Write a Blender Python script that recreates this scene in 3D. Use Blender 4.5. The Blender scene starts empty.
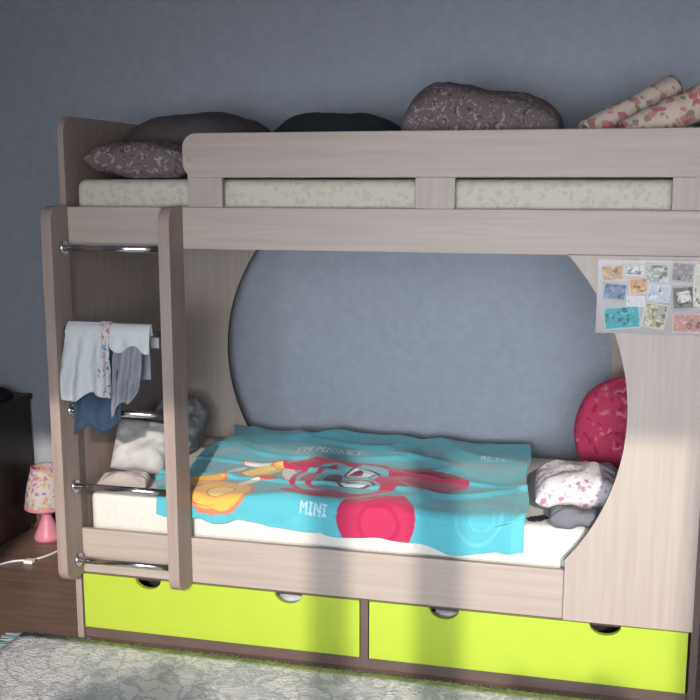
import bpy, bmesh, math, random
from mathutils import Vector, Matrix, Euler, noise
random.seed(4)
S=bpy.context.scene
S.view_settings.view_transform='Standard'

# ---------------- materials ----------------
def base(name):
    m=bpy.data.materials.new(name); m.use_nodes=True
    nt=m.node_tree; b=nt.nodes['Principled BSDF']
    return m,nt,b
def plain(name,c,rough=.6,metal=0,var=.08,scale=12,bump=0.0,bscale=60,spec=.3):
    m,nt,b=base(name)
    tc=nt.nodes.new('ShaderNodeTexCoord'); n=nt.nodes.new('ShaderNodeTexNoise'); n.inputs['Scale'].default_value=scale
    n.inputs['Detail'].default_value=4
    nt.links.new(tc.outputs['Object'],n.inputs['Vector'])
    r=nt.nodes.new('ShaderNodeValToRGB')
    r.color_ramp.elements[0].position=.3; r.color_ramp.elements[1].position=.7
    r.color_ramp.elements[0].color=(*[x*(1-var) for x in c],1)
    r.color_ramp.elements[1].color=(*[min(1,x*(1+var)) for x in c],1)
    nt.links.new(n.outputs['Fac'],r.inputs['Fac']); nt.links.new(r.outputs['Color'],b.inputs['Base Color'])
    b.inputs['Roughness'].default_value=rough; b.inputs['Metallic'].default_value=metal
    b.inputs['Specular IOR Level'].default_value=spec
    if bump>0:
        n2=nt.nodes.new('ShaderNodeTexNoise'); n2.inputs['Scale'].default_value=bscale; n2.inputs['Detail'].default_value=3
        nt.links.new(tc.outputs['Object'],n2.inputs['Vector'])
        bp=nt.nodes.new('ShaderNodeBump'); bp.inputs['Strength'].default_value=bump; bp.inputs['Distance'].default_value=.01
        nt.links.new(n2.outputs['Fac'],bp.inputs['Height']); nt.links.new(bp.outputs['Normal'],b.inputs['Normal'])
    return m
def wood(name,c1,c2,sc=(1.2,30,30),rough=.5):
    m,nt,b=base(name)
    tc=nt.nodes.new('ShaderNodeTexCoord'); mp=nt.nodes.new('ShaderNodeMapping'); mp.inputs['Scale'].default_value=sc
    n=nt.nodes.new('ShaderNodeTexNoise'); n.inputs['Scale'].default_value=2.2; n.inputs['Detail'].default_value=8; n.inputs['Distortion'].default_value=.6
    r=nt.nodes.new('ShaderNodeValToRGB'); r.color_ramp.elements[0].position=.25; r.color_ramp.elements[1].position=.75
    r.color_ramp.elements[0].color=(*c1,1); r.color_ramp.elements[1].color=(*c2,1)
    nt.links.new(tc.outputs['Object'],mp.inputs['Vector']); nt.links.new(mp.outputs['Vector'],n.inputs['Vector'])
    nt.links.new(n.outputs['Fac'],r.inputs['Fac']); nt.links.new(r.outputs['Color'],b.inputs['Base Color'])
    b.inputs['Roughness'].default_value=rough; b.inputs['Specular IOR Level'].default_value=.25
    return m
def pattern(name,bg,cols,scale=14,thr=.35,rough=.8,distort=.0,bump=.3,soft=.04):
    """fabric with scattered voronoi motifs: cols = list of motif colours"""
    m,nt,b=base(name)
    tc=nt.nodes.new('ShaderNodeTexCoord')
    nz=nt.nodes.new('ShaderNodeTexNoise'); nz.inputs['Scale'].default_value=scale*.9
    nt.links.new(tc.outputs['Object'],nz.inputs['Vector'])
    ad=nt.nodes.new('ShaderNodeVectorMath'); ad.operation='MULTIPLY_ADD'
    nt.links.new(nz.outputs['Color'],ad.inputs[0]); ad.inputs[1].default_value=(distort,)*3
    nt.links.new(tc.outputs['Object'],ad.inputs[2])
    rgb=nt.nodes.new('ShaderNodeRGB'); rgb.outputs[0].default_value=(*bg,1); prev=rgb.outputs[0]
    for i,c in enumerate(cols):
        v=nt.nodes.new('ShaderNodeTexVoronoi'); v.inputs['Scale'].default_value=scale*(1+.37*i)
        mp=nt.nodes.new('ShaderNodeMapping'); mp.inputs['Location'].default_value=(i*3.1,i*1.7,i*.9)
        nt.links.new(ad.outputs[0],mp.inputs['Vector']); nt.links.new(mp.outputs['Vector'],v.inputs['Vector'])
        r=nt.nodes.new('ShaderNodeValToRGB'); r.color_ramp.elements[0].position=max(0,thr-soft); r.color_ramp.elements[1].position=thr+soft
        r.color_ramp.elements[0].color=(1,1,1,1); r.color_ramp.elements[1].color=(0,0,0,1)
        nt.links.new(v.outputs['Distance'],r.inputs['Fac'])
        mx=nt.nodes.new('ShaderNodeMix'); mx.data_type='RGBA'
        nt.links.new(r.outputs['Color'],mx.inputs[0]); nt.links.new(prev,mx.inputs[6]); mx.inputs[7].default_value=(*c,1)
        prev=mx.outputs[2]
    nt.links.new(prev,b.inputs['Base Color']); b.inputs['Roughness'].default_value=rough; b.inputs['Specular IOR Level'].default_value=.15
    if bump:
        bp=nt.nodes.new('ShaderNodeBump'); bp.inputs['Strength'].default_value=bump; bp.inputs['Distance'].default_value=.01
        nt.links.new(nz.outputs['Fac'],bp.inputs['Height']); nt.links.new(bp.outputs['Normal'],b.inputs['Normal'])
    return m

M_light=wood('wood_light_h',(.325,.268,.232),(.395,.33,.29))
M_lightv=wood('wood_light_v',(.325,.268,.232),(.395,.33,.29),(30,30,1.2))
M_dark=wood('wood_dark_v',(.25,.19,.165),(.33,.26,.23),(30,30,1.2))  # darker wood tone for end panels and ladder sides
M_edge=plain('edge_brown',(.055,.035,.03),.5)
M_frame=plain('base_frame_brown',(.11,.078,.068),.5)
M_lime=plain('lime_laminate',(.37,.47,.045),.35,var=.02)
M_drawer_shade=plain('drawer_shade_dark',(.02,.018,.015),.8)
M_chrome=plain('chrome',(.75,.75,.78),.15,1,var=.02)
M_wall=plain('wallpaper_blue_grey',(.30,.32,.36),.8,var=.05,scale=30,bump=.35,bscale=80,spec=.15)
M_floor=wood('laminate_brown',(.15,.09,.07),(.25,.16,.12),(1.5,14,14),.35)
M_ceil=plain('ceiling_white',(.32,.32,.33),.9)
M_base=plain('baseboard_brown',(.14,.085,.06),.5)
M_white=plain('white_plastic',(.75,.75,.75),.4,var=.02)
M_sheet=pattern('sheet_dotted',(.58,.56,.52),[(.42,.39,.36)],60,.14,bump=.15)
M_matt=pattern('mattress_ticking',(.50,.46,.38),[(.44,.40,.33)],38,.40,distort=.05)

# ---------------- geometry helpers ----------------
def link(ob,parent=None):
    S.collection.objects.link(ob)
    if parent: ob.parent=parent
    return ob
def empty(name,loc=(0,0,0)):
    e=bpy.data.objects.new(name,None); e.empty_display_size=.1; link(e); e.location=loc; return e
def frombm(name,bm,mat,parent=None,smooth=False,bevel=0):
    bmesh.ops.recalc_face_normals(bm,faces=bm.faces)
    me=bpy.data.meshes.new(name); bm.to_mesh(me); bm.free()
    if smooth:
        for p in me.polygons: p.use_smooth=True
    ob=bpy.data.objects.new(name,me)
    if mat: me.materials.append(mat)
    link(ob,parent)
    if bevel:
        b=ob.modifiers.new('bevel','BEVEL'); b.width=bevel; b.segments=2; b.limit_method='ANGLE'; b.angle_limit=math.radians(50)
    return ob
def box(name,x0,x1,y0,y1,z0,z1,mat,parent=None,bevel=.002):
    bm=bmesh.new(); bmesh.ops.create_cube(bm,size=1)
    for v in bm.verts:
        v.co=Vector((x0 if v.co.x<0 else x1, y0 if v.co.y<0 else y1, z0 if v.co.z<0 else z1))
    return frombm(name,bm,mat,parent,bevel=bevel)
def prism(name,poly,axis,a0,a1,mat,parent=None,bevel=.002,edge=None):
    bm=bmesh.new()
    def P(p,a):
        return {'y':(p[0],a,p[1]),'x':(a,p[0],p[1]),'z':(p[0],p[1],a)}[axis]
    A=[bm.verts.new(P(p,a0)) for p in poly]; B=[bm.verts.new(P(p,a1)) for p in poly]
    bm.faces.new(A); bm.faces.new(B[::-1])
    n=len(poly)
    for i in range(n):
        f=bm.faces.new((A[i],A[(i+1)%n],B[(i+1)%n],B[i]))
        if edge: f.material_index=1
    ob=frombm(name,bm,mat,parent,bevel=0 if edge else bevel)
    if edge: ob.data.materials.append(edge)
    return ob
def rrect(a0,a1,b0,b1,r):
    pts=[]
    cs=[(a0,b0,1,1,180),(a1,b0,-1,1,270),(a1,b1,-1,-1,0),(a0,b1,1,-1,90)]
    for (a,b,sa,sb,st),rr in zip(cs,r):
        if rr<=0: pts.append((a,b)); continue
        for k in range(9):
            t=math.radians(st+90*k/8)
            pts.append((a+sa*rr+rr*math.cos(t), b+sb*rr+rr*math.sin(t)))
    return pts
def cyl(name,p0,p1,r,mat,parent=None,seg=24,r2=None):
    p0=Vector(p0);p1=Vector(p1); d=p1-p0
    bm=bmesh.new(); bmesh.ops.create_cone(bm,cap_ends=True,segments=seg,radius1=r,radius2=r if r2 is None else r2,depth=d.length)
    q=d.to_track_quat('Z','Y'); mt=Matrix.Translation((p0+p1)/2)@q.to_matrix().to_4x4()
    bmesh.ops.transform(bm,matrix=mt,verts=bm.verts)
    ob=frombm(name,bm,mat,parent,smooth=False)
    for p in ob.data.polygons: p.use_smooth=len(p.vertices)==4
    return ob
def pillow(name,hx,hy,hz,loc,rot,mat,parent=None,wr=.012,seed=0,n=44,p=3.2,zmin=None,slump=0):
    bm=bmesh.new(); R=Euler(rot).to_matrix(); L=Vector(loc)
    top={}
    for side in (1,-1):
        for i in range(n+1):
            for j in range(n+1):
                u=-1+2*i/n; v=-1+2*j/n
                border = i in(0,n) or j in (0,n)
                if side<0 and border: continue
                u2=math.sin(u*math.pi/2)*.35+u*.65; v2=math.sin(v*math.pi/2)*.35+v*.65
                h=((1-abs(u2)**p)*(1-abs(v2)**p))
                h=max(h,0)**.55
                pin=1-.10*(u2*u2*v2*v2)*1 -.05*(1-(u2*u2))*(abs(v2)**4) 
                pinx=1-.06*(1-v2*v2)*abs(u2)**4
                x=u2*hx*pinx*(1-.07*v2*v2*abs(u2)); y=v2*hy*pin
                q=Vector((x*9+seed,y*9,side*2+seed*.3))
                w=noise.noise(q)+.5*noise.noise(q*2.3)
                cr=math.sin(math.atan2(v2,u2)*14+seed)*max(0,max(abs(u2),abs(v2))-.55)*wr*1.2
                z=side*hz*h*(1-slump*u2) + (w*wr*2.0+cr)*h
                c=R@Vector((x,y,z))+L
                if zmin is not None and c.z<zmin: c.z=zmin+.002*noise.noise(c*20)
                top[(side,i,j)]=bm.verts.new(c)
                if border: top[(-1,i,j)]=top[(1,i,j)]
    for side in (1,-1):
        for i in range(n):
            for j in range(n):
                try: bm.faces.new([top[(side,i,j)],top[(side,i+1,j)],top[(side,i+1,j+1)],top[(side,i,j+1)]])
                except ValueError: pass
    return frombm(name,bm,mat,parent,smooth=True)
def blob(name,hx,hy,hz,loc,rot,mat,parent=None,wr=.02,seed=0,zmin=None,gather=0):
    bm=bmesh.new(); bmesh.ops.create_uvsphere(bm,u_segments=56,v_segments=36,radius=1); R=Euler(rot).to_matrix()
    for v in bm.verts:
        c=v.co.copy(); n_=noise.noise(c*1.8+Vector((seed,0,0)))+.5*noise.noise(c*4+Vector((0,seed,0)))
        g=0
        if gather:
            a=math.atan2(c.y,c.x); g=gather*math.sin(a*11)*abs(c.z)**2
        k=1+n_*wr/.12+g
        w=R@Vector((c.x*hx*k,c.y*hy*k,c.z*hz*k))+Vector(loc)
        if zmin is not None and w.z<zmin: w.z=zmin
        v.co=w
    return frombm(name,bm,mat,parent,smooth=True)
def sheet(name,fn,nu,nv,mat,parent=None,thick=.004,col=None,offset=0):
    bm=bmesh.new(); V=[[bm.verts.new(fn(i/nu,j/nv)) for j in range(nv+1)] for i in range(nu+1)]
    for i in range(nu):
        for j in range(nv): bm.faces.new((V[i][j],V[i+1][j],V[i+1][j+1],V[i][j+1]))
    me=bpy.data.meshes.new(name); bm.normal_update(); bm.to_mesh(me); bm.free()
    for p in me.polygons: p.use_smooth=True
    if col:
        ca=me.color_attributes.new('Col','FLOAT_COLOR','POINT'); k=0
        for i in range(nu+1):
            for j in range(nv+1):
                ca.data[k].color=(*col(i/nu,j/nv),1); k+=1
    me.materials.append(mat); ob=bpy.data.objects.new(name,me); link(ob,parent)
    if thick:
        s=ob.modifiers.new('solid','SOLIDIFY'); s.thickness=thick; s.offset=offset
    return ob
def lathe(name,prof,loc,mat,parent,seg=32,th=0):
    bm=bmesh.new(); rings=[]
    for r_,z in prof: rings.append([bm.verts.new((loc[0]+r_*math.cos(2*math.pi*i/seg),loc[1]+r_*math.sin(2*math.pi*i/seg),loc[2]+z)) for i in range(seg)])
    for a,b2 in zip(rings,rings[1:]):
        for i in range(seg): bm.faces.new((a[i],a[(i+1)%seg],b2[(i+1)%seg],b2[i]))
    ob=frombm(name,bm,mat,parent,smooth=True)
    if th: s=ob.modifiers.new('s','SOLIDIFY'); s.thickness=th
    return ob

# ---------------- room ----------------
WY=.95; XL=-2.9; XR=2.3; YB=-3.9; H=2.75
box('floor',XL-.1,XR+.1,YB-.1,WY+.1,-.08,0,M_floor,bevel=0)
box('ceiling',XL-.1,XR+.1,YB-.1,WY+.1,H,H+.08,M_ceil,bevel=0)
box('wall_north',XL-.1,XR+.1,WY,WY+.1,0,H,M_wall,bevel=0)
box('wall_west',XL-.1,XL,YB-.1,WY,0,H,M_wall,bevel=0)
box('wall_east',XR,XR+.1,YB-.1,WY,0,H,M_wall,bevel=0)
wx0,wx1,wz0,wz1=-.75,1.85,.70,2.50
ws=empty('wall_south')
box('below_window',XL,XR,YB-.1,YB,0,wz0,M_wall,ws,0)
box('above_window',XL,XR,YB-.1,YB,wz1,H,M_wall,ws,0)
box('beside_window_a',XL,wx0,YB-.1,YB,wz0,wz1,M_wall,ws,0)
box('beside_window_b',wx1,XR,YB-.1,YB,wz0,wz1,M_wall,ws,0)
wn=empty('window_1')
for k,(a,b_) in enumerate([(wx0,wx0+.06),(.66,.78),(1.0,1.14),(wx1-.06,wx1)]):
    box('frame_post_%d'%k,a,b_,YB-.08,YB-.02,wz0,wz1,M_white,wn)
box('frame_top',wx0,wx1,YB-.08,YB-.02,wz1-.06,wz1,M_white,wn)
box('frame_bottom',wx0,wx1,YB-.08,YB-.02,wz0,wz0+.06,M_white,wn)
box('sill',wx0-.05,wx1+.05,YB,YB+.26,wz0-.04,wz0,M_white,wn)
box('baseboard_north',XL,XR,WY-.014,WY,0,.06,M_base,bevel=.003)
# unseen plants added on the sill behind the camera to shade the rug
M_leaf=plain('leaf_green',(.05,.16,.04),.5); M_pot=plain('terracotta',(.35,.14,.07),.8)
def add_shadow_plant(x,y,h,w,seed):
    rnd=random.Random(seed); pe=empty('shadow_casting_plant')
    lathe('pot',[(.001,0),(.07,0),(.09,.15),(.10,.15),(.10,.17),(.085,.17),(.08,.14),(.001,.14)],(x,y,wz0),M_pot,pe)
    bm=bmesh.new()
    for i in range(150):
        a=rnd.uniform(0,2*math.pi); rr=rnd.uniform(.05,1)*w; zz=(rnd.uniform(.05,1)**.6)*h
        base_=Vector((x,y,wz0+.14)); tip=Vector((x+rr*math.cos(a),y+min(.08,rr*.3)*math.sin(a),wz0+.14+zz))
        d=(tip-base_).normalized(); side=Vector((math.cos(a+1.5),.3*math.sin(a+1.5),.4)).normalized()
        L=rnd.uniform(.10,.17); wd=L*.42
        s0=bm.verts.new(base_+side*.003);s1=bm.verts.new(base_-side*.003);s2=bm.verts.new(tip-side*.003);s3=bm.verts.new(tip+side*.003)
        bm.faces.new((s0,s1,s2,s3))
        l=[bm.verts.new(tip+d*L*t+side*wd*k_) for t,k_ in ((0,0),(.3,.8),(.6,.75),(1,0),(.6,-.75),(.3,-.8))]
        bm.faces.new(l)
    frombm('leaves',bm,M_leaf,pe)
add_shadow_plant(.12,YB+.14,.53,.20,1)
add_shadow_plant(1.45,YB+.14,.62,.26,2)

# ---------------- bunk bed ----------------
bed=empty('bunk_bed')
D=.86
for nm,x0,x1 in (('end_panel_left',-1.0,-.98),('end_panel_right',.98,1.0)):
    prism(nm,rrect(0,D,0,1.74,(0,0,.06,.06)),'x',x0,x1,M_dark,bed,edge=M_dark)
box('upper_rail_front',-.98,.98,-.018,0,1.33,1.457,M_light,bed)
prism('guard_rail',rrect(-.572,1.0,1.547,1.68,(.045,0,0,.045)),'y',-.02,0,M_light,bed,bevel=.003)
for k,(a,b_) in enumerate([(-.565,-.452),(.145,.262),(.862,.98)]):
    box('guard_post_%d'%k,a,b_,0,.016,1.34,1.60,M_lightv,bed)
box('upper_rail_back',-.98,.98,D-.02,D,1.33,1.70,M_light,bed)
box('upper_base',-.98,.98,0,D-.02,1.36,1.378,M_light,bed,0)
box('lower_rail_front',-.98,.98,-.018,0,.24,.392,M_light,bed)
box('lower_rail_back',-.98,.98,D-.02,D,.06,.42,M_light,bed)
box('lower_base',-.98,.98,0,D-.02,.222,.238,M_edge,bed,0)
R_=.68; cz=.87; cx=.09
def arc(cx,sign,z0,z1,n=40):
    out=[]
    for i in range(n+1):
        z=z1+(z0-z1)*i/n
        out.append((cx+sign*math.sqrt(R_*R_-(z-cz)**2),z))
    return out
pf=[(.98,.245),(.98,1.332)]+arc(cx,1,.43,1.332)+[(.612,.43),(.612,.245)]
prism('front_panel_right',pf,'y',-.036,-.018,M_lightv,bed,edge=M_edge)
pb=[(.98,.42),(.98,1.33)]+arc(.06,1,.42,1.33)
prism('back_panel_right',pb,'y',D-.02,D-.002,M_lightv,bed,edge=M_edge)
prism('back_panel_left',[(-x,z) for x,z in [(.98,.42),(.98,1.33)]+arc(.08,1,.42,1.33)],'y',D-.02,D-.002,M_lightv,bed,edge=M_edge)
box('plinth',-.98,.98,.0,.02,0,.035,M_frame,bed,0)
box('drawer_divider',-.012,.012,-.016,.1,.035,.238,M_frame,bed,0)
box('drawer_shade_sheet',-.97,.97,.12,.13,.035,.222,M_drawer_shade,bed,0)  # near-black sheet behind the notches, the hollow's shade put into its colour
box('under_rail_strip',-.98,.98,-.01,.0,.233,.242,M_frame,bed,0)
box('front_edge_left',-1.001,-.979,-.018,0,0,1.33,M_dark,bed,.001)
box('front_edge_right',.979,1.001,-.018,0,0,1.33,M_frame,bed,.001)
def drawer(nm,x0,x1,notches):
    top=.232; z0=.042; r=.046
    pts=[(x0,z0),(x1,z0),(x1,top)]
    for c in sorted(notches,reverse=True):
        for i in range(17):
            t=math.pi*i/16
            pts.append((c+r*math.cos(t),top-r*.72*math.sin(t)))
    pts.append((x0,top))
    prism(nm,pts,'y',-.016,0,M_lime,bed,edge=M_lime)
drawer('drawer_front_left',-.972,-.016,(-.736,-.25))
drawer('drawer_front_right',.016,.972,(.253,.736))
for k,(x,c) in enumerate([(-.25,(.4,.42,.45)),(.27,(.4,.36,.38))]):
    blob('stored_cloth_%d'%k,.06,.035,.03,(x,.045,.182),(0,0,0),plain('cloth_in_drawer_%d'%k,c),bed,seed=k)
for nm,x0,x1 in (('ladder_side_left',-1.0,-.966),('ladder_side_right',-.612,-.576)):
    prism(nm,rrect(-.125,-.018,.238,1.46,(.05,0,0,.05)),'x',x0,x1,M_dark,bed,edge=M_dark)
for k,z in enumerate((1.33,1.065,.806,.552,.299)):
    cyl('rung_%d'%k,(-.966,-.06,z),(-.612,-.06,z),.0115,M_chrome,bed)
    cyl('rung_flange_%d_a'%k,(-.966,-.06,z),(-.955,-.06,z),.021,M_chrome,bed)
    cyl('rung_flange_%d_b'%k,(-.623,-.06,z),(-.612,-.06,z),.021,M_chrome,bed)
cyl('screw_cap',(-.55,-.021,1.60),(-.55,-.0185,1.60),.006,M_dark,bed)

# ---------------- mattresses ----------------
def mattress(nm,z0,z1,mat):
    bm=bmesh.new(); bmesh.ops.create_cube(bm,size=1)
    bmesh.ops.subdivide_edges(bm,edges=bm.edges,cuts=1)
    for v in bm.verts: v.co=Vector((v.co.x*1.93,.43+v.co.y*.79,(z0+z1)/2+v.co.z*(z1-z0)))
    ob=frombm(nm,bm,mat,None,smooth=True)
    b=ob.modifiers.new('b','BEVEL'); b.width=.028; b.segments=5; b.limit_method='ANGLE'
    return ob
mattress('mattress',.24,.505,M_sheet)
mattress('mattress',1.38,1.542,M_matt)

# ---------------- printed blanket ----------------
FONT={'M':["10001","11011","10101","10101","10001","10001","10001"],'I':["111","010","010","010","010","010","111"],
'N':["10001","11001","10101","10101","10011","10001","10001"],'C':["01110","10001","10000","10000","10000","10001","01110"],
'K':["10001","10010","10100","11000","10100","10010","10001"],'E':["11111","10000","10000","11110","10000","10000","11111"],
'Y':["10001","01010","00100","00100","00100","00100","00100"],"'":["1","1","0","0","0","0","0"],'T':["11111","00100","00100","00100","00100","00100","00100"],' ':["00"]*7}
WT=(.55,.63,.64)
texts=[("I'M MICKEY",-.40,-.14,.575,.63,WT),("MINI",-.215,-.125,-.015,.022,(.45,.58,.60)),("MICKEY",.29,.41,.61,.66,(.40,.58,.61))]
def textat(X,Y):
    for t,x0,x1,y0,y1,c in texts:
        if not(x0<=X<=x1 and y0<=Y<=y1): continue
        w=sum(len(FONT[ch][0])+1 for ch in t); u=(X-x0)/(x1-x0)*w; r=int(min(6,(1-(Y-y0)/(y1-y0))*7)); k=0
        for ch in t:
            g=FONT[ch]
            if u<k+len(g[0])+1:
                q=int(u-k)
                if q<len(g[0]) and g[r][q]=='1': return c
                break
            k+=len(g[0])+1
    return None
def ell(X,Y,cx,cy,rx,ry,a=0):
    dx=X-cx;dy=Y-cy;c=math.cos(a);s=math.sin(a)
    return math.hypot((dx*c+dy*s)/rx,(-dx*s+dy*c)/ry)
TURQ=(.085,.37,.43); RED=(.42,.028,.085); DK=(.15,.012,.05); TL=(.12,.39,.44)
def paint(X,Y):
    t=textat(X,Y)
    if t: return t
    c=TURQ
    n=noise.noise(Vector((X*3,Y*3,1)))
    if n>.22: c=(.095,.39,.45)
    for e in (ell(X,Y,.35,.02,.075,.09),ell(X,Y,.36,.02,.04,.045)):
        if .86<e<1: c=(.12,.41,.47)
    for cx_,cy_,rx,ry,a,cc in [(-.50,.06,.11,.10,.3,(.70,.38,.08)),(-.60,.14,.09,.04,.6,(.70,.38,.08)),(-.43,.30,.10,.05,.9,(.70,.50,.16)),
        (-.48,.38,.08,.035,-.5,(.65,.62,.58)),(-.36,.36,.07,.03,.2,(.70,.41,.10)),(-.40,.22,.05,.03,0,(.55,.07,.09)),(-.50,.06,.05,.04,.3,(.76,.55,.16)),
        (-.33,.28,.03,.09,.4,(.65,.62,.58)),(-.53,.30,.05,.02,1.1,(.65,.62,.58)),(-.40,.43,.05,.02,.2,(.55,.07,.09)),(-.44,.16,.05,.02,.9,(.65,.62,.58))]:
        e=ell(X,Y,cx_,cy_,rx,ry,a)
        if e<.88: c=cc
        elif e<1: c=(.50,.18,.10)
    # ears
    if ell(X,Y,.135,.31,.15,.12)<1: c=RED
    if ell(X,Y,.03,-.01,.125,.12)<1: c=RED
    e=ell(X,Y,.04,-.03,.07,.055)
    if .8<e<1: c=(.35,.02,.07)
    # head
    if ell(X,Y,-.12,.27,.20,.21)<1: c=RED
    if ell(X,Y,-.30,.40,.09,.045,.5)<1: c=RED
    if ell(X,Y,-.24,.10,.08,.03,-.3)<1: c=RED
    # face area: two brow lobes plus muzzle
    if ell(X,Y,-.085,.34,.09,.075)<1 or ell(X,Y,-.085,.20,.09,.075)<1 or ell(X,Y,-.20,.27,.10,.15)<1: c=TL
    for yy in (.325,.225):
        e=ell(X,Y,-.085,yy,.055,.036)
        if e<1: c=(.42,.52,.54)
        if 1<e<1.2: c=DK
        if ell(X,Y,-.105,yy,.026,.020)<1: c=DK
    if ell(X,Y,-.175,.275,.032,.05)<1: c=DK
    e=ell(X,Y,-.175,.27,.085,.135)
    if .84<e<1.05 and X<-.19: c=RED
    if ell(X,Y,-.262,.27,.025,.06)<1: c=RED
    if X>.45 or Y>.785: c=(.10,.40,.46)
    return c
def bl_uv(u,v):
    drop=.078+.045*u+.008*math.sin(u*17)+.004*math.sin(u*41)
    s=v*(.79+drop)
    Y=.82-s
    X0=-.735+.025*math.sin(v*7)+.02*math.sin(v*15); X1=.455+.04*v+.008*math.sin(v*11)
    return X0+(X1-X0)*u, Y
def bl_pos(u,v):
    X,s=bl_uv(u,v)
    q=Vector((X*5,s*5,0))
    w=.010*noise.noise(q)+.006*noise.noise(q*2.2+Vector((3,1,0)))
    ridge=max(0,1-abs(noise.noise(Vector((X*2.2+5,s*3.5,2))))*8)*.010
    ridge+=max(0,1-abs(noise.noise(Vector((X*1.6-5,s*5,7))))*9)*.009
    edgefold=.03*max(0,noise.noise(Vector((X*5,3,1))))*math.exp(-((s-.78)/.06)**2)
    zt=.520+.010+max(w,-.012)+ridge+edgefold+.014*math.exp(-((s-.80)/.08)**2)
    r=.035
    if s>.045: return (X,s,zt)
    t=.045-s
    if t<r*math.pi/2:
        a=t/r; return (X,.045-r*math.sin(a),zt-r*(1-math.cos(a)))
    e=t-r*math.pi/2
    return (X,.010+.006*math.sin(X*38)*min(1,e*20)-.004,zt-r-e)
mb,nt,b=base('blanket_printed_plush')
at=nt.nodes.new('ShaderNodeAttribute'); at.attribute_name='Col'; nt.links.new(at.outputs['Color'],b.inputs['Base Color'])
b.inputs['Roughness'].default_value=.85; b.inputs['Specular IOR Level'].default_value=.1
b.inputs['Sheen Weight'].default_value=.25
tc=nt.nodes.new('ShaderNodeTexCoord'); n2=nt.nodes.new('ShaderNodeTexNoise'); n2.inputs['Scale'].default_value=90
nt.links.new(tc.outputs['Object'],n2.inputs['Vector']); bp=nt.nodes.new('ShaderNodeBump'); bp.inputs['Strength'].default_value=.35; bp.inputs['Distance'].default_value=.006
nt.links.new(n2.outputs['Fac'],bp.inputs['Height']); nt.links.new(bp.outputs['Normal'],b.inputs['Normal'])
sheet('printed_blanket',bl_pos,480,320,mb,thick=.010,col=lambda u,v:paint(*bl_uv(u,v)))

# ---------------- bedding lower right ----------------
M_floral=pattern('pillowcase_floral',(.56,.54,.55),[(.40,.18,.24),(.33,.31,.36),(.50,.34,.38)],30,.25,distort=.04)
M_crim=pattern('crimson_cushion_fabric',(.46,.045,.10),[(.56,.18,.22),(.34,.02,.06)],20,.28,distort=.12,soft=.1)
M_greycloth=plain('grey_cloth',(.15,.15,.17),.9,bump=.3)
pillow('floral_pillow',.145,.16,.062,(.640,.265,.572),(0,-.12,.05),M_floral,seed=3,wr=.012,zmin=.507)
blob('crimson_cushion',.165,.085,.19,(.785,.54,.69),(0,.15,0),M_crim,seed=7,wr=.006,zmin=.507,gather=.03)
pillow('grey_cardigan',.13,.045,.030,(.68,.06,.535),(.1,.05,.1),M_greycloth,seed=9,wr=.012,zmin=.507)
pillow('black_sock',.035,.018,.010,(.525,.075,.518),(0,0,.7),plain('black_knit',(.015,.015,.02),.9),seed=11,n=16,zmin=.507)

# ---------------- bedding lower left ----------------
M_off=pattern('pillow_offwhite',(.42,.41,.40),[(.37,.35,.35)],20,.3,distort=.1,soft=.1)
M_gr2=pattern('grey_plaid',(.26,.26,.27),[(.38,.37,.37),(.16,.16,.17)],16,.33,distort=.15,soft=.1)
pillow('white_pillow',.10,.10,.05,(-.87,.25,.61),(1.0,.15,.3),M_off,seed=21,zmin=.508)
pillow('grey_throw',.10,.15,.085,(-.875,.57,.60),(.25,.05,.1),M_gr2,seed=25,wr=.03,zmin=.508)
pillow('knit_scarf',.09,.05,.025,(-.86,.09,.530),(0,.05,.2),plain('beige_knit',(.38,.34,.32),.9,bump=.4),seed=28,zmin=.508)

# ---------------- upper bunk items ----------------
M_brown=plain('dark_taupe_cotton',(.075,.062,.066),.9,bump=.15,bscale=20)
M_pais=pattern('paisley_brown',(.13,.10,.10),[(.27,.225,.22),(.07,.05,.06),(.23,.19,.19)],30,.26,distort=.09,soft=.05,bump=.1)
M_navy=plain('dark_navy_cotton',(.022,.024,.032),.9,bump=.15,bscale=20)
M_quilt=pattern('floral_quilt',(.50,.41,.34),[(.42,.13,.14),(.26,.20,.13),(.46,.21,.19)],20,.31,distort=.06)
pillow('taupe_pillow',.26,.18,.105,(-.70,.45,1.66),(.12,0,.05),M_brown,seed=31,zmin=1.545,wr=.007)
pillow('paisley_pillow',.19,.085,.058,(-.765,.13,1.603),(.1,.06,0),M_pais,seed=33,zmin=1.545,wr=.007)
pillow('navy_pillow',.23,.22,.108,(-.18,.40,1.655),(.05,0,0),M_navy,seed=35,p=2.6,zmin=1.545,wr=.007)
pillow('paisley_pillow',.255,.19,.125,(.315,.29,1.695),(.08,.06,0),M_pais,seed=39,wr=.007,zmin=1.545,p=4,slump=.16)
q=empty('rolled_quilt')
def roll(nm,p0,p1,r0,turns,seed):
    p0=Vector(p0);p1=Vector(p1);d=(p1-p0); L=d.length; Rm=d.to_track_quat('X','Z').to_matrix(); Lc=(p0+p1)/2
    def f(u,v):
        th=v*turns*2*math.pi; r=.008+(r0-.008)*v
        x=(u-.5)*L; w=.007*noise.noise(Vector((u*6+seed,v*9,0)))
        return Rm@Vector((x,(r+w)*math.cos(th),(r+w)*math.sin(th)*.9))+Lc
    return sheet(nm,f,30,160,M_quilt,q,thick=.013)
roll('roll_1',(.62,.15,1.675),(.87,.30,1.815),.045,2,1)
roll('roll_2',(.73,.10,1.665),(.955,.16,1.77),.054,3,5)
roll('roll_3',(.65,.22,1.60),(.96,.25,1.60),.050,3,9)
roll('roll_4',(.66,.11,1.60),(.96,.13,1.60),.050,3,12)

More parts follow.
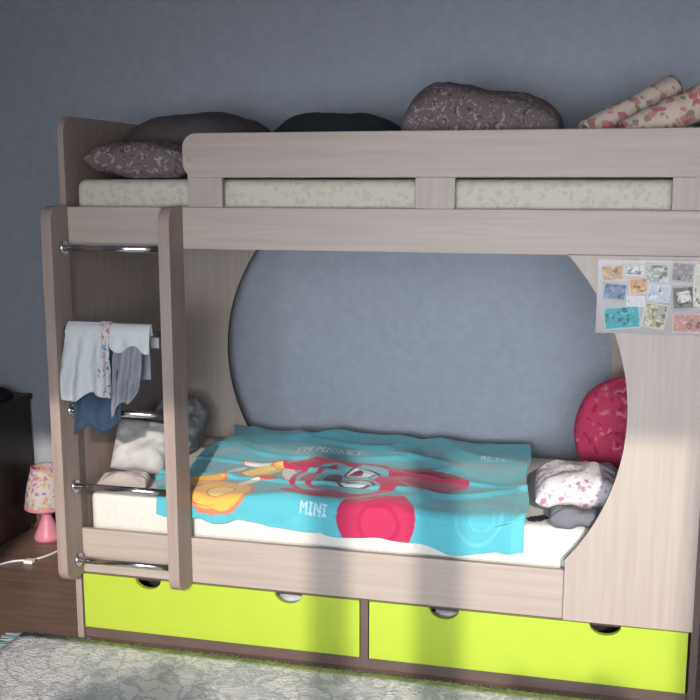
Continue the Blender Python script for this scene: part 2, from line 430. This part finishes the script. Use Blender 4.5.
# ---------------- clothes on the ladder ----------------
def drape(nm,x0,x1,lf,lb,mat,ry=-.06,rz=1.065,r=.02,spread=0,amp=.012,seed=0,skew=0,shift=0,parent=None):
    def f(u,v):
        tot=lb+math.pi*r+lf; s=v*tot
        x=x0+(x1-x0)*u
        lf_=lf+skew*(u-.5)+.012*math.sin(u*9+seed)
        if s<lb: y=ry+r; z=rz-(lb-s); d=(lb-s)
        elif s<lb+math.pi*r:
            a=(s-lb)/r; y=ry+r*math.cos(a); z=rz+r*math.sin(a); d=0
        else:
            d=(s-lb-math.pi*r)/lf*lf_; y=ry-r; z=rz-d
        sg=-1 if s>lb else 1
        g=min(1,d*14)
        if sg<0:
            y-=g*(amp*math.sin(u*16+seed+d*9)+amp*.8+.008*noise.noise(Vector((u*6,d*20,seed))))
            y=min(y,ry-.0125)
        x+=(spread*(u-.5)*2+shift)*d*(1 if sg<0 else 0)
        return (x,y,z)
    return sheet(nm,f,60,70,mat,parent,thick=.004)
M_tee=pattern('white_tee_print',(.50,.52,.52),[(.38,.41,.45),(.55,.57,.57)],34,.14,distort=.1,soft=.06)
M_navycloth=plain('navy_jersey',(.025,.045,.08),.9,bump=.2)
M_greytee=plain('grey_jersey',(.22,.23,.26),.9,bump=.2)
M_print=pattern('cartoon_print',(.50,.50,.50),[(.10,.20,.42),(.45,.12,.10)],40,.30,distort=.1)
cl=empty('hanging_clothes')
drape('navy_trousers',-.945,-.775,.31,.10,M_navycloth,r=.016,amp=.006,seed=2,skew=-.03,parent=cl)
drape('white_tshirt',-.95,-.83,.205,.12,M_tee,r=.034,amp=.008,spread=.12,shift=-.05,seed=5,skew=-.03,parent=cl)
drape('printed_bib',-.835,-.80,.19,.05,M_print,r=.038,amp=.006,seed=6,parent=cl)
drape('grey_tshirt',-.785,-.69,.22,.15,M_greytee,r=.022,amp=.008,seed=8,skew=-.08,shift=-.10,parent=cl)
drape('white_baby_hat',-.80,-.665,.045,.05,M_tee,r=.034,amp=.010,seed=12,parent=cl)

# ---------------- photo collage poster ----------------
po=empty('photo_collage_poster')
box('backing',.672,.978,-.039,-.0365,1.115,1.322,plain('poster_film',(.22,.185,.175),.25,var=.05),po,0)
cards=[(.685,.74,1.265,1.305,(.5,.3,.15),.1),(.745,.795,1.28,1.315,(.55,.5,.45),-.05),(.80,.86,1.26,1.31,(.35,.37,.32),.05),(.69,.75,1.21,1.255,(.15,.2,.3),-.1),
(.76,.805,1.23,1.27,(.6,.3,.12),.15),(.81,.865,1.21,1.252,(.5,.52,.55),-.1),(.695,.79,1.13,1.19,(.04,.33,.36),.12),(.80,.86,1.135,1.20,(.40,.36,.25),-.15),
(.875,.93,1.19,1.25,(.12,.10,.09),.1),(.885,.925,1.205,1.24,(.62,.6,.45),.2),(.88,.965,1.125,1.175,(.5,.25,.2),0),(.93,.97,1.20,1.31,(.6,.58,.45),0),(.87,.925,1.265,1.315,(.25,.2,.2),-.1),(.755,.80,1.195,1.22,(.65,.63,.6),0)]
for k,(a,b_,c,d,cc,rt) in enumerate(cards):
    mx=(a+b_)/2; mz=(c+d)/2; co_,si=math.cos(rt),math.sin(rt)
    def rp(g): return [(mx+(x-mx)*co_-(z-mz)*si,mz+(x-mx)*si+(z-mz)*co_) for x,z in [(a-g,c-g),(b_+g,c-g),(b_+g,d+g),(a-g,d+g)]]
    prism('card_border_%d'%k,rp(.003),'y',-.0396-k*.0001,-.039,plain('card_paper_%d'%k,tuple(min(.42,x*.4+.17) for x in cc),.4),po,0)
    prism('card_image_%d'%k,rp(-.002),'y',-.0400-k*.0001,-.0396-k*.0001,pattern('card_print_%d'%k,tuple(x*.65 for x in cc),[tuple(x*.2 for x in cc),tuple(min(.5,x*1.1) for x in cc)],45,.33,rough=.3,distort=.05,bump=0,soft=.08),po,0)

# ---------------- rug ----------------
m,nt,b=base('rug_pale_floral')
tc=nt.nodes.new('ShaderNodeTexCoord')
nz=nt.nodes.new('ShaderNodeTexNoise'); nz.inputs['Scale'].default_value=9; nz.inputs['Detail'].default_value=4; nt.links.new(tc.outputs['Object'],nz.inputs['Vector'])
ad=nt.nodes.new('ShaderNodeVectorMath'); ad.operation='MULTIPLY_ADD'; ad.inputs[1].default_value=(.30,.30,0)
nt.links.new(nz.outputs['Color'],ad.inputs[0]); nt.links.new(tc.outputs['Object'],ad.inputs[2])
v=nt.nodes.new('ShaderNodeTexVoronoi'); v.feature='DISTANCE_TO_EDGE'; v.inputs['Scale'].default_value=13; nt.links.new(ad.outputs[0],v.inputs['Vector'])
r=nt.nodes.new('ShaderNodeValToRGB'); r.color_ramp.elements[0].position=.02; r.color_ramp.elements[1].position=.14
r.color_ramp.elements[0].color=(.45,.48,.53,1); r.color_ramp.elements[1].color=(.70,.68,.71,1)
nt.links.new(v.outputs['Distance'],r.inputs['Fac']); nt.links.new(r.outputs['Color'],b.inputs['Base Color'])
b.inputs['Roughness'].default_value=.95; b.inputs['Specular IOR Level'].default_value=.1
n3=nt.nodes.new('ShaderNodeTexNoise'); n3.inputs['Scale'].default_value=120; nt.links.new(tc.outputs['Object'],n3.inputs['Vector'])
bp=nt.nodes.new('ShaderNodeBump'); bp.inputs['Strength'].default_value=.6; bp.inputs['Distance'].default_value=.012
nt.links.new(n3.outputs['Fac'],bp.inputs['Height']); nt.links.new(bp.outputs['Normal'],b.inputs['Normal'])
rug=empty('rug')
def rugf(u,v):
    x=-1.19+2.3*u-.10*(1-v); y=-2.4+v*2.35-.015*u
    return (x,y,.008+.002*noise.noise(Vector((x*4,y*4,0))))
sheet('pile',rugf,60,60,m,rug,thick=.010)
M_fr=plain('fringe_teal',(.26,.38,.40),.9)
bm=bmesh.new()
for i in range(300):
    v_=i/299; x=-1.19-.10*(1-v_); y=-2.4+v_*2.35
    L=.05+.015*random.random(); dy=random.uniform(-.012,.012)
    a=bm.verts.new((x,y-.003,.006));b2=bm.verts.new((x,y+.003,.006));c=bm.verts.new((x-L,y+dy+.002,.004));d=bm.verts.new((x-L,y+dy-.002,.004)); bm.faces.new((a,b2,c,d))
for i in range(300):
    v_=i/299; x=-1.19+v_*2.3; y=-.05-.015*v_
    L=.018+.006*random.random(); dy=random.uniform(-.010,.010)
    a=bm.verts.new((x-.003,y,.006));b2=bm.verts.new((x+.003,y,.006));c=bm.verts.new((x+dy+.002,y+L,.004));d=bm.verts.new((x+dy-.002,y+L,.004)); bm.faces.new((a,b2,c,d))
ob=frombm('fringe',bm,M_fr,rug); s=ob.modifiers.new('s','SOLIDIFY'); s.thickness=.003

# ---------------- left side: cabinet, lamp, cord ----------------
M_cab=wood('cabinet_wenge',(.022,.015,.014),(.045,.03,.027),(20,20,1.2),.35)
cab=empty('side_cabinet')
box('body',-2.4,-1.72,.30,.93,.03,.595,M_cab,cab)
box('top',-2.42,-1.71,.28,.935,.595,.618,M_cab,cab)
box('cabinet_plinth',-2.36,-1.75,.33,.92,0,.03,M_edge,cab)
for k in range(3):
    box('drawer_%d'%k,-2.385,-1.735,.284,.30,.05+k*.18,.215+k*.18,M_cab,cab)
    cyl('handle_%d'%k,(-2.12,.27,.135+k*.18),(-2.0,.27,.135+k*.18),.006,M_chrome,cab)
M_blk=plain('black_felt',(.008,.008,.01),.8)
cap=empty('baseball_cap')
bm=bmesh.new(); bmesh.ops.create_uvsphere(bm,u_segments=24,v_segments=14,radius=1)
bmesh.ops.delete(bm,geom=[v for v in bm.verts if v.co.z<-.01],context='VERTS')
for v_ in bm.verts: v_.co=Vector((-1.82+v_.co.x*.085,.80+v_.co.y*.095,.62+v_.co.z*.045))
frombm('crown',bm,M_blk,cap,smooth=True)
prism('brim',[(-1.82+.075*math.cos(t),.74-.10*math.sin(t)) for t in [math.pi*i/16 for i in range(17)]],'z',.619,.624,M_blk,cap)
lamp=empty('table_lamp')
lx,ly=-1.60,.82
M_pk=plain('pink_ceramic',(.55,.20,.27),.4); M_br=plain('brass',(.6,.42,.15),.3,.8)
lathe('lamp_base',[(.001,.0),(.056,.0),(.058,.012),(.052,.03),(.038,.06),(.026,.09),(.020,.105),(.026,.12),(.022,.135),(.010,.145),(.009,.20),(.001,.20)],(lx,ly,0),M_pk,lamp)
lathe('lamp_collar',[(.012,.142),(.016,.146),(.016,.156),(.012,.160)],(lx,ly,0),M_br,lamp)
shade=pattern('shade_print',(.46,.40,.41),[(.42,.14,.24),(.42,.32,.12),(.20,.18,.38)],24,.30,distort=.08)
lathe('lamp_shade',[(.088,.145),(.090,.150),(.086,.20),(.074,.26),(.058,.315),(.055,.32)],(lx,ly,0),shade,lamp,th=.003)
lathe('shade_trim_low',[(.0885,.142),(.093,.146),(.092,.158),(.0885,.158)],(lx,ly,0),M_pk,lamp)
lathe('shade_trim_top',[(.055,.316),(.060,.318),(.058,.326),(.054,.326)],(lx,ly,0),M_pk,lamp)
lathe('bulb',[(.001,.20),(.014,.20),(.016,.215),(.028,.245),(.026,.265),(.001,.28)],(lx,ly,0),M_white,lamp)
def curve(name,pts,r_,mat,parent=None):
    cu=bpy.data.curves.new(name,'CURVE'); cu.dimensions='3D'; sp=cu.splines.new('NURBS'); sp.points.add(len(pts)-1)
    for p_,c in zip(sp.points,pts): p_.co=(*c,1)
    sp.use_endpoint_u=True; sp.order_u=4; cu.bevel_depth=r_; cu.materials.append(mat); ob=bpy.data.objects.new(name,cu); link(ob,parent); return ob
curve('lamp_cable',[(-1.68,.15,.004),(-1.66,.40,.004),(-1.62,.56,.004),(-1.52,.55,.004),(-1.47,.68,.004),(-1.47,.76,.004),(-1.54,.80,.008)],.004,M_white,lamp)
box('inline_switch',-1.545,-1.505,.53,.56,.0,.016,M_white,lamp,.004)

# ---------------- light ----------------
sun=bpy.data.lights.new('sun','SUN'); sun.energy=3.5; sun.angle=math.radians(1.0); sun.color=(1,.90,.79)
so=bpy.data.objects.new('sun',sun); link(so)
e=math.radians(22); az=math.radians(12)
dirv=Vector((-math.sin(az)*math.cos(e),math.cos(az)*math.cos(e),-math.sin(e)))
so.rotation_euler=dirv.to_track_quat('-Z','Y').to_euler(); so.location=(2,-6,4)
def area(nm,loc,rx,sx,sy,en,col,spread=180):
    al=bpy.data.lights.new(nm,'AREA'); al.shape='RECTANGLE'; al.size=sx; al.size_y=sy; al.energy=en; al.color=col; al.spread=math.radians(spread)
    ao=bpy.data.objects.new(nm,al); link(ao); ao.location=loc; ao.rotation_euler=(math.radians(rx),0,0)
area('window_skylight',(.55,YB+.28,1.55),74,2.5,1.4,60,(.96,.97,1))
area('added_fill_low',(.55,YB+.30,1.15),84,2.5,.8,14,(.82,.90,1),50)  # added narrow fill to brighten the wall below the upper bunk
w=bpy.data.worlds.new('sky'); S.world=w; w.use_nodes=True
bgn=w.node_tree.nodes['Background']; bgn.inputs[0].default_value=(.7,.8,1,1); bgn.inputs[1].default_value=1.0

# ---------------- camera ----------------
cam=bpy.data.cameras.new('camera'); co=bpy.data.objects.new('camera',cam); link(co)
cam.sensor_width=36; cam.lens=36*1000/700; cam.clip_start=.05
co.location=(.65,-2.917,1.54); co.rotation_euler=(math.radians(90-9.65),0,math.radians(13.5))
S.camera=co
